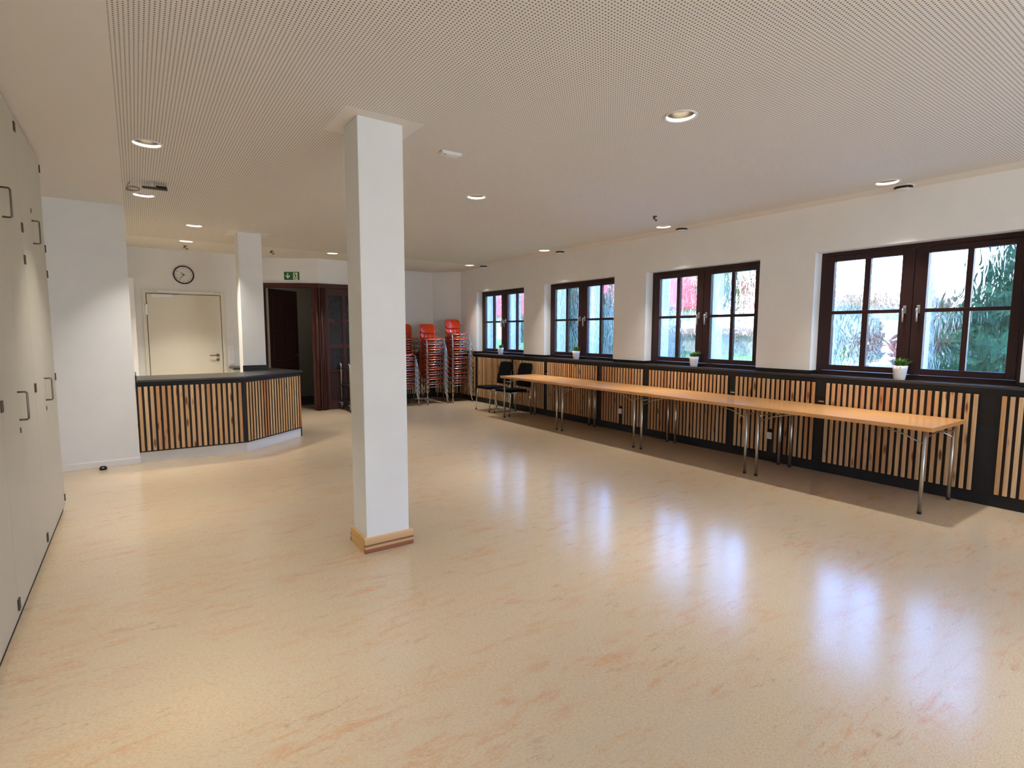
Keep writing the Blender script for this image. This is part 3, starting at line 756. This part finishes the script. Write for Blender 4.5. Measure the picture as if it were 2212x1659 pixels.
# ------------------------------------------------------------------ black chairs
def rounded(bw, bh, rr, n=5):
    out = []
    for cx, cy, a0 in ((bw/2-rr, bh-rr, 0), (-bw/2+rr, bh-rr, PI/2), (-bw/2+rr, rr, PI), (bw/2-rr, rr, 1.5*PI)):
        for i in range(n+1):
            a = a0+PI/2*i/n; out.append((cx+rr*math.cos(a), cy+rr*math.sin(a)))
    return out
def loft(mb, sections):
    """sections: lists of points of equal length, closed loops"""
    ks = [mb._v(sct) for sct in sections]; n = len(sections[0])
    for a, b in zip(ks, ks[1:]):
        for k in range(n):
            j = (k+1) % n; mb.f.append((a+k, a+j, b+j, b+k)); mb.sm.append(True)
    mb.f.append(tuple(ks[0]+k for k in range(n))); mb.f.append(tuple(ks[-1]+k for k in range(n))); mb.sm += [True, True]
    return mb
def make_black_chair():
    # local frame: front towards -x, width along y; front legs at x=0
    r = empty('visitor_chair', (0, 0, 0), 0, 'black upholstered chair', 'chair', 'black chairs beside the table')
    # seat: rounded plan lofted in z
    secs = []
    for z, sx_, rr in ((0.430, 0.93, 0.05), (0.438, 0.985, 0.06), (0.455, 1.0, 0.07), (0.470, 0.985, 0.06), (0.478, 0.92, 0.05)):
        pl_ = rounded(0.47*sx_, 0.46*sx_, rr)
        secs.append([(y-0.03+0.23*(1-sx_), x, z+(0.010*(1-((y-0.23)/0.23)**2))-(0.012 if y > 0.35 else 0)) for x, y in pl_])
    loft(MB(), secs).build('seat', M['fabric'], r)
    prof = [(0.475, 0.50), (0.478, 0.60), (0.490, 0.68), (0.510, 0.78), (0.535, 0.88), (0.553, 0.945)]
    def px(z):
        for (x0, z0), (x1, z1) in zip(prof, prof[1:]):
            if z <= z1+1e-6: return x0+(x1-x0)*max(0, (z-z0))/(z1-z0)
        return prof[-1][0]
    # backrest as a grid with rounded outline
    def halfw(z):
        w_ = 0.225-0.02*(z-0.5)/0.45
        for zc, s_ in ((0.945-0.06, 1), (0.50+0.035, -1)):
            d_ = (z-zc)*s_; R_ = 0.06 if s_ == 1 else 0.035
            if d_ > 0: w_ -= R_-math.sqrt(max(0, R_*R_-d_*d_))
        return w_
    mb_ = MB(); zs = [0.50, 0.503, 0.51, 0.525, 0.56, 0.62, 0.68, 0.74, 0.80, 0.85, 0.885, 0.91, 0.93, 0.94, 0.945]
    ss = []
    for z in zs:
        hw = halfw(z); lp = []
        N = 8; th = 0.017 if 0.505 < z < 0.94 else 0.008
        for i in range(N+1):
            y = -hw+2*hw*i/N; lp.append((px(z)+0.018*(1-(y/0.225)**2)-th*(1 if 0 < i < N else 0.35), y, z))
        for i in range(N, -1, -1):
            y = -hw+2*hw*i/N; lp.append((px(z)+0.018*(1-(y/0.225)**2)+th*(1 if 0 < i < N else 0.35), y, z))
        ss.append(lp)
    loft(mb_, ss).build('backrest', M['fabric'], r)
    for sy in (-1, 1):
        y = sy*0.245
        a = MB().tube([(-0.012, y, 0.012), (0.02, y, 0.41), (0.035, y, 0.425)], 0.0105, 10).build('leg', M['chrome'], r)
        MB().lathe([(0.0, 0), (0.013, 0), (0.013, 0.02)], (-0.012, y, 0), 10).build('foot_cap', M['black_rubber'], a)
        a = MB().tube([(0.478, y, 0.012), (0.455, y, 0.30), (0.44, y, 0.415)], 0.0105, 10).build('leg', M['chrome'], r)
        MB().lathe([(0.0, 0), (0.013, 0), (0.013, 0.02)], (0.478, y, 0), 10).build('foot_cap', M['black_rubber'], a)
        MB().tube([(0.03, y, 0.425), (0.44, y, 0.425)], 0.0105, 10).tube([(0.43, y*0.97, 0.425), (0.478, y*0.92, 0.44), (0.503, y*0.84, 0.52), (0.508, y*0.82, 0.66)], 0.010, 8).build('side_frame', M['chrome'], r)
    for xb in (0.06, 0.38): MB().tube([(xb, -0.245, 0.42), (xb, 0.245, 0.42)], 0.009, 8).build('cross_bar', M['chrome'], r)
    return r
bc = make_black_chair()
bc.location = (5.515, 8.225, 0); bc['label'] = 'black upholstered chair with chrome legs, partly behind the far table end'
copy_tree(bc, (5.50, 8.875, 0), 'black upholstered chair with chrome legs, nearer the orange chair stacks')

# ------------------------------------------------------------------ orange stacking chairs
def make_orange():
    # local: front towards -y; front feet at y=0
    r = empty('stacking_chair', (0, 0, 0), 0, 'orange chair', 'chair', 'stacked orange chairs')
    W = 0.19; N = 10
    def shell(rows, th):
        ss = []
        for (y, z, hw, dz) in rows:
            lp = []
            for i in range(N+1):
                x = -hw+2*hw*i/N; lp.append((x, y, z+dz*(x/hw)**2))
            for i in range(N, -1, -1):
                x = -hw+2*hw*i/N; lp.append((x, y, z+dz*(x/hw)**2-th))
            ss.append(lp)
        return loft(MB(), ss)
    shell([(0.135, 0.424, 0.150, 0.004), (0.145, 0.432, 0.172, 0.006), (0.18, 0.438, 0.186, 0.008), (0.30, 0.434, 0.19, 0.010), (0.41, 0.428, 0.186, 0.010), (0.465, 0.428, 0.17, 0.012), (0.488, 0.432, 0.14, 0.012)], 0.011).build('seat', M['orange'], r)
    mb_ = MB(); ss = []
    for (z, hw) in ((0.555, 0.12), (0.562, 0.155), (0.585, 0.176), (0.64, 0.184), (0.70, 0.176), (0.735, 0.150), (0.75, 0.115)):
        yb = 0.489+0.278*(z-0.438)-0.0165-0.0025; lp = []
        for i in range(N+1):
            x = -hw+2*hw*i/N; lp.append((x, yb-0.03*(x/0.184)**2, z))
        for i in range(N, -1, -1):
            x = -hw+2*hw*i/N; lp.append((x, yb-0.03*(x/0.184)**2+0.009, z))
        ss.append(lp)
    loft(mb_, ss).build('backrest', M['orange'], r)
    for s in (-1, 1):
        lg = MB().tube([(s*0.240, 0.0, 0.014), (s*0.203, 0.128, 0.405), (s*0.197, 0.142, 0.414)], 0.0095, 8).build('leg', M['chrome'], r)
        MB().tube([(s*0.241, -0.001, 0.0), (s*0.239, 0.003, 0.022)], 0.0115, 8).build('foot_cap', M['black_rubber'], lg)
        lg = MB().tube([(s*0.240, 0.525, 0.014), (s*0.205, 0.40, 0.405), (s*0.199, 0.385, 0.414)], 0.0095, 8).build('leg', M['chrome'], r)
        MB().tube([(s*0.241, 0.526, 0.0), (s*0.239, 0.522, 0.022)], 0.0115, 8).build('foot_cap', M['black_rubber'], lg)
        MB().tube([(s*0.199, 0.138, 0.414), (s*0.195, 0.25, 0.414), (s*0.199, 0.388, 0.414)], 0.0095, 8).build('side_rail', M['chrome'], r)
        MB().tube([(s*0.055, 0.385, 0.412), (s*0.055, 0.452, 0.412), (s*0.055, 0.474, 0.418), (s*0.055, 0.489, 0.438), (s*0.055, 0.559, 0.69)], 0.007, 8).build('back_strut', M['chrome'], r)
    for (yb, zb, xb, rb) in ((0.140, 0.412, 0.199, 0.0085), (0.385, 0.412, 0.199, 0.0085), (0.112, 0.358, 0.205, 0.0065)):
        MB().tube([(-xb, yb, zb), (xb, yb, zb)], rb, 8).build('cross_bar', M['chrome'], r)
    return r
oc = make_orange()
stacks = [(5.815, 10.215, 11, 'orange chair in the tallest stack, by the slanted corner', -0.03),
          (5.205, 10.21, 10, 'orange chair in the middle stack', -0.01),
          (4.535, 10.21, 7, 'orange chair in the low stack half hidden by the pillar', 0.0),
          (4.93, 10.83, 10, 'orange chair in the shaded stack standing behind the others', 0.0)]
ordn = ['lowest', 'second from the floor', 'third from the floor', 'fourth from the floor', 'fifth from the floor', 'sixth from the floor', 'seventh from the floor', 'eighth from the floor', 'ninth from the floor', 'tenth from the floor', 'topmost']
first = True
for (x, y, n, lb, rz) in stacks:
    for k in range(n):
        pos = 'topmost' if k == n-1 else ordn[k]
        L_ = lb+', '+pos
        loc = (x, y-0.003*k, 0.1062*k)
        if first:
            oc.location = loc; oc.rotation_euler = (0, 0, rz); oc['label'] = L_; first = False
        else:
            copy_tree(oc, loc, L_, rz)

# ------------------------------------------------------------------ trolley half hidden by the pillar
t = empty('serving_trolley', (3.62, 10.3, 0), 0, 'chrome serving trolley with casters, half hidden by the free-standing pillar', 'trolley')
tx0, tx1, ty0, ty1 = 3.27, 3.95, 10.02, 10.55
for (x, y) in ((tx0, ty0), (tx0, ty1), (tx1, ty0), (tx1, ty1)):
    s = -1 if x == tx0 else 1
    MB().tube([(x, y, 0.12), (x, y, 0.86), (x+s*0.008, y, 0.90), (x+s*0.03, y, 0.925)], 0.014, 10).build('post', M['chrome'], t)
    MB().lathe([(0.0, 0.13), (0.045, 0.13), (0.05, 0.138), (0.045, 0.146), (0, 0.146)], (x, y, 0), 18).build('bumper', M['steel'], t)
    cs = MB().box(x-0.018, x+0.018, y-0.022, y+0.022, 0.05, 0.12, 0.004).build('caster', M['steel'], t)
    MB().lathe([(0.0, -0.012), (0.045, -0.012), (0.05, -0.006), (0.05, 0.006), (0.045, 0.012), (0.0, 0.012)], (x, y, 0.05), 18, 'x').build('wheel', M['black_rubber'], cs)
for z in (0.16, 0.47, 0.80):
    MB().box(tx0-0.01, tx1+0.01, ty0+0.012, ty1-0.012, z, z+0.035, 0.004).build('shelf', M['screen_dark'], t)

# ------------------------------------------------------------------ downlights
def make_downlight(x, y, label):
    r = empty('downlight', (x, y, CZ), 0, label, 'ceiling light', 'recessed ceiling downlights')
    MB().lathe([(0.094, 0.002), (0.104, 0.0), (0.105, -0.004), (0.098, -0.007), (0.091, -0.005), (0.0885, 0.002), (0.0885, 0.018)], (x, y, CZ), 36).build('rim', M['white_metal'], r)
    MB().lathe([(0.0886, 0.0175), (0.088, 0.05), (0.087, 0.105), (0.0, 0.106)], (x, y, CZ), 36).build('reflector', M['reflector'], r)
    lm = MB().lathe([(0.0, 0.073), (0.050, 0.073)], (x, y, CZ), 24).build('lamp', M['lamp'], r)
    MB().lathe([(0.050, 0.0735), (0.053, 0.072), (0.054, 0.106)], (x, y, CZ), 24).build('lamp_housing', M['reflector'], lm)
    l = bpy.data.lights.new('lamp_light', 'AREA'); l.shape = 'DISK'; l.size = 0.096; l.energy = DOWNLIGHT_W; l.spread = math.radians(77); l.color = (1.0, 0.965, 0.905)
    lo = bpy.data.objects.new('lamp_light', l); C.objects.link(lo); lo.parent = r; lo.location = (0, 0, 0.071)
    return r
ll = ['recessed downlight nearest the tall cupboards', 'recessed downlight beside the hanging bracket', 'recessed downlight over the bar counter', 'recessed downlight in front of the wall clock',
      'recessed downlight in front of the exit doors', 'recessed downlight in mid ceiling beyond the free-standing pillar', 'largest looking recessed downlight, in the open perforated ceiling',
      'recessed downlight over the near table end', 'recessed downlight over the table row beside the ceiling hook', 'recessed downlight over the far half of the table row', 'recessed downlight near the orange chair stacks',
      'recessed downlight hidden behind the pillar', 'unseen downlight added for light behind the short wall, over the tall white cupboard', 'recessed downlight above the cut tall cupboard',
      'recessed downlight added for light by the cupboards behind the photographer', 'recessed downlight added for light in mid room beside the photographer', 'recessed downlight added for light by the windows beside the photographer',
      'recessed downlight added for light in the rear corner away from the windows', 'recessed downlight added for light in front of the wide rear glazing', 'recessed downlight added for light in the rear corner by the windows']
KITCHEN = {(0.705, 8.32), (0.712, 9.81), (-0.45, 9.1)}
dl0 = make_downlight(LIGHTS[0][0], LIGHTS[0][1], ll[0])
for i, (x, y) in enumerate(LIGHTS[1:], 1):
    c_ = copy_tree(dl0, (x, y, CZ), ll[i] if i < len(ll) else 'recessed downlight added for light behind the photographer')
    if (x, y) in KITCHEN:   # energy raised and colour warmed to brighten the counter area
        for ch in c_.children:
            if ch.type == 'LIGHT':
                ch.data = ch.data.copy(); ch.data.energy = DOWNLIGHT_W*1.75; ch.data.color = (1.0, 0.93, 0.80)

# exhaust valves by the window wall
def make_valve(x, y, lb):
    r = empty('air_valve', (x, y, CZ), 0, lb, 'air valve', 'white air valves along the window wall')
    MB().lathe([(0.088, 0.0), (0.089, -0.003), (0.078, -0.004), (0.072, -0.001)], (x, y, CZ), 30).build('collar', M['white_metal'], r)
    MB().lathe([(0.0, -0.003), (0.075, -0.003), (0.074, -0.026), (0.0, -0.026)], (x, y, CZ), 30).build('gap', M['black_gloss'], r)
    MB().lathe([(0.0, -0.036), (0.055, -0.0355), (0.078, -0.031), (0.080, -0.028), (0.074, -0.026), (0.0, -0.026)], (x, y, CZ), 30).build('disc', M['white_metal'], r)
    return r
vl = ['round air valve on the ceiling edge above the near window', 'round air valve on the ceiling edge above the third window', 'round air valve on the ceiling edge above the second window', 'round air valve on the ceiling edge above the farthest window']
v0 = make_valve(6.05, 2.19, vl[0])
for y, lb in zip((4.73, 7.25, 9.73), vl[1:]): copy_tree(v0, (6.05, y, CZ), lb)

# emergency light, bracket, cable coil, hooks
r = empty('emergency_light', (2.08, 3.83, CZ), 0.0, 'small white emergency light box on the perforated ceiling', 'emergency light')
MB((2.08, 3.83, 0), -0.05).box(-0.085, 0.085, -0.04, 0.04, CZ-0.012, CZ, 0.003).build('base', M['white_metal'], r)
MB((2.08, 3.83, 0), -0.05).box(-0.078, 0.078, -0.034, 0.034, CZ-0.022, CZ-0.012, 0.003).build('lens', M['white_trim'], r)
MB((2.08, 3.83, 0), -0.05).box(-0.06, -0.045, -0.02, -0.01, CZ-0.0245, CZ-0.0215).build('indicator', M['screen_dark'], r)
r = empty('projector_bracket', (0.2, 6.2, CZ), 0, 'flat black projector bracket under the ceiling beside a cable coil', 'bracket')
MB((0.22, 6.2, 0), -0.06).box(-0.10, 0.10, -0.03, 0.03, CZ-0.056, CZ-0.042, 0.003).build('plate', M['screen_dark'], r)
MB((0.22, 6.2, 0), -0.06).box(0.01, 0.095, -0.035, 0.025, CZ-0.040, CZ-0.026, 0.003).build('head', M['screen_dark'], r)
MB((0.22, 6.2, 0), -0.06).tube([(-0.02, 0, CZ-0.05), (-0.02, 0, CZ)], 0.010, 10).build('stem', M['white_metal'], r)
mb = MB()
for (rr, dz, ph) in ((0.050, 0.062, 0.0), (0.053, 0.070, 0.3)):
    mb.tube([(0.05+rr*math.cos(a*PI/12), 6.24+rr*0.9*math.sin(a*PI/12), CZ-dz+0.028*math.sin(a*PI/12+ph)) for a in range(24)], 0.0045, 6, closed=True)
mb.tube([(0.0, 6.24, CZ-0.066), (0.012, 6.26, CZ-0.03), (0.03, 6.27, CZ)], 0.0045, 6)
tag(mb.build('cable_coil', M['cream_cable'], origin=(0.05, 6.24, CZ)), 'coil of grey cable hanging from the ceiling beside the black bracket', 'cable')
hk = []
for (x, y, lb) in ((5.165, 4.43, 'small dark ceiling hook beside the table row downlight'), (0.734, 10.35, 'small dark ceiling hook above the clock'), (1.996, 10.107, 'small dark ceiling hook near the exit sign')):
    if not hk:
        r = empty('ceiling_hook', (x, y, CZ), 0, lb, 'hook', 'dark ceiling hooks')
        MB().lathe([(0.0, -0.012), (0.022, -0.012), (0.028, 0.0)], (x, y, CZ), 16).build('rose', M['hinge'], r)
        MB().tube([(x, y, CZ-0.01), (x, y, CZ-0.035), (x+0.02, y, CZ-0.055), (x+0.034, y, CZ-0.045), (x+0.03, y, CZ-0.03)], 0.006, 8).tube([(x-0.004, y, CZ-0.01), (x-0.03, y, CZ-0.04)], 0.006, 8).build('hook', M['hinge'], r)
        hk.append(r)
    else: copy_tree(hk[0], (x, y, CZ), lb)

# door stop on the floor
r = empty('door_stop', (-0.372, 7.36, 0), 0, 'black rubber door stop on the floor beside the counter', 'door stop')
MB().lathe([(0.034, 0.0), (0.036, 0.012), (0.034, 0.026), (0.024, 0.038), (0.0, 0.042)], (-0.372, 7.36, 0), 22, cap0=True).build('dome', M['black_rubber'], r)
MB().box(-0.380, -0.364, 7.325, 7.336, 0.018, 0.032, 0.002).build('cap', M['steel'], r)

# ------------------------------------------------------------------ plants on the sill
def make_plant(x, y, s, nb, spread, lb, seed):
    rnd = random.Random(seed)
    r = empty('potted_plant', (x, y, ZS), 0, lb, 'potted plant', 'potted plants on the window sill')
    def wob(i, k): return 0.0035*abs(math.sin(k*PI/4)) if i in (4, 5) else 0
    MB().lathe([(0.0, 0.0), (0.046*s, 0.0), (0.048*s, 0.004), (0.060*s, 0.10*s), (0.066*s, 0.138*s), (0.063*s, 0.138*s), (0.058*s, 0.115*s)], (x, y, ZS), 32, wob=wob).build('pot', M['pot'], r)
    MB().lathe([(0.0, 0.122*s), (0.060*s, 0.118*s)], (x, y, ZS), 20).build('soil', M['soil'], r)
    mb = MB()
    for i in range(nb):
        a = rnd.uniform(0, 2*PI); rr = rnd.uniform(0, 0.04)*s; ln = rnd.uniform(0.07, 0.125)*s; out = rnd.uniform(0.15, 1.0)*spread
        bx, by = x+rr*math.cos(a), y+rr*math.sin(a); wd = rnd.uniform(0.004, 0.008)*s
        px, py = -math.sin(a)*wd, math.cos(a)*wd; pts = []
        for q_ in range(5):
            f = q_/4; h = 0.118*s+ln*math.sin(f*1.25)*(1-0.35*out*f); d = ln*out*f*f+ln*0.25*out*f
            ww = (1-f)**0.7 if q_ else 0.6
            c = Vector((bx+d*math.cos(a), by+d*math.sin(a), ZS+h)); pts.append((c-Vector((px, py, 0))*ww, c+Vector((px, py, 0))*ww))
        for (l0, r0), (l1, r1) in zip(pts, pts[1:]): mb.face([l0, r0, r1, l1], True)
    tag(mb.build('leaves', M['grass_leaf'], r, keep=True), kind='stuff')
    return r
make_plant(6.215, 2.17, 1.0, 130, 1.0, 'white potted plant on the sill of the window nearest the table end', 3)
make_plant(6.215, 4.585, 0.98, 150, 1.1, 'fullest green plant in a white pot, on the sill of the third window', 4)
make_plant(6.215, 6.98, 1.02, 110, 0.75, 'upright grassy plant in a white pot, on the sill of the second window', 5)
make_plant(6.215, 9.33, 1.02, 70, 1.1, 'sparse green plant in a white pot, on the sill of the farthest window', 6)

# ------------------------------------------------------------------ outside
mb = MB()
nx, ny = 14, 16
pt = {}
def gz(x, y): return -0.05+0.14*min(8.0, max(0, x-7))+0.02*math.sin(x*0.9)*math.cos(y*0.7)
for i in range(nx+1):
    for j in range(ny+1):
        x, y = 6.72+i*2.6, -18+j*4.2; pt[i, j] = (x, y, gz(x, y))
for i in range(nx):
    for j in range(ny): mb.face([pt[i, j], pt[i+1, j], pt[i+1, j+1], pt[i, j+1]], True)
struct(mb, 'lawn', M['lawn'], 'bright green lawn outside the windows', 'lawn')
mb = MB()
for i in range(10):
    for j in range(5):
        P4 = [(8.2+a*0.8, -3.0+b*1.9) for a, b in ((i, j), (i+1, j), (i+1, j+1), (i, j+1))]
        mb.face([(x, y, gz(x, y)+0.035) for x, y in P4])
struct(mb, 'terrace', M['render_white'], 'pale paved terrace outside the near window', 'terrace')
h = empty('house', (23, 23, 0.4), 0, 'white house with a red roof outside, behind the lawn', 'house')
MB().box(20.5, 26, 14.0, 34, 0.3, 2.62).build('wall', M['render_white'], h)
MB().plate([(20.0, 2.55), (20.0, 2.68), (24.0, 5.2), (28.0, 2.68), (28.0, 2.55)], 13.6, 34.4).build('roof', M['red_roof'], h)
h = empty('shed', (18, 6.5, 0.4), 0, 'low white shed with a brown eave outside the near window', 'shed')
MB().box(17.2, 20, 4.4, 7.9, 0.3, 2.25).build('wall', M['render_white'], h)
MB().plate([(16.9, 2.22), (16.9, 2.46), (18.6, 2.75), (20.3, 2.46), (20.3, 2.22)], 4.2, 8.1).build('roof', M['brown_tile'], h)
h = empty('garden_wall', (14, 9.5, 0.4), 0, 'low pale garden wall with brown coping beyond the lawn', 'garden wall')
MB().box(13.9, 14.15, 6.4, 13.2, 0.2, 1.45).build('wall', M['grey_wall'], h)
MB().plate([(13.75, 1.45), (13.75, 1.50), (14.02, 1.66), (14.3, 1.50), (14.3, 1.45)], 6.3, 13.3).build('coping', M['brown_tile'], h)

def tree(name, x, y, z, ht, rad, mat, lb, n, seed, conic=True, trunk=0.3, leaf=0.22, cat='tree'):
    rnd = random.Random(seed)
    r = empty(name, (x, y, z), 0, lb, cat)
    MB().tube([(x, y, z-0.2), (x+0.03, y, z+ht*trunk), (x, y, z+ht*0.8)], [0.10, 0.08, 0.02], 8).build('trunk', M['bark'], r)
    mb = MB()
    for i in range(n):
        f = rnd.random()
        if conic: zz = z+ht*(0.06+0.94*f); R = rad*(1-f)**0.8*math.sqrt(rnd.uniform(0.25, 1))
        else:
            zz = z+ht*(trunk+(1-trunk)*f); R = rad*math.sqrt(max(0.02, 1-(2*f-1)**2))*math.sqrt(rnd.uniform(0.3, 1))
        a = rnd.uniform(0, 2*PI); c = Vector((x+R*math.cos(a), y+R*math.sin(a), zz))
        u = Vector((rnd.uniform(-1, 1), rnd.uniform(-1, 1), rnd.uniform(-0.9, 0.3))).normalized()*leaf*rnd.uniform(0.6, 1.3)
        v = u.cross(Vector((rnd.uniform(-1, 1), rnd.uniform(-1, 1), rnd.uniform(-1, 1)))).normalized()*leaf*0.45
        mb.face([c-u, c+v, c+u, c-v])
    tag(mb.build('foliage', mat, r, keep=True), kind='stuff')
    return r
k = 0
for (x, y, ht, rad) in ((14.2, 17.2, 3.6, 1.75), (12.6, 14.2, 3.6, 1.65), (11.6, 10.6, 3.5, 1.45)):
    tree('conifer', x, y, gz(x, y), ht, rad, M['conifer'], ['tallest dark conifer seen through the second window', 'dark conifer in the middle of the group through the second window', 'smaller dark conifer at the end of the group through the second window'][k], 3200, 20+k); k += 1
tree('garden_tree', 18.0, 10.8, gz(18, 10.8), 3.3, 2.0, M['tree_leaf'], 'light green tree seen through the third window', 3600, 31, conic=False)
tree('conifer', 9.9, 2.35, gz(9.9, 2.35), 2.8, 1.2, M['conifer'], 'teal conifer close outside the near window', 2600, 41, leaf=0.17)
tree('shrub', 11.8, 5.15, gz(11.8, 5.15), 1.4, 0.7, M['conifer'], 'dark shrub outside in the lower pane of the near window', 900, 43, conic=False, trunk=0.05, leaf=0.14, cat='shrub')
tree('shrub', 11.2, 3.55, gz(11.2, 3.55), 1.25, 0.5, M['redshrub'], 'reddish shrub outside beside the teal conifer', 500, 44, conic=False, trunk=0.05, leaf=0.12, cat='shrub')
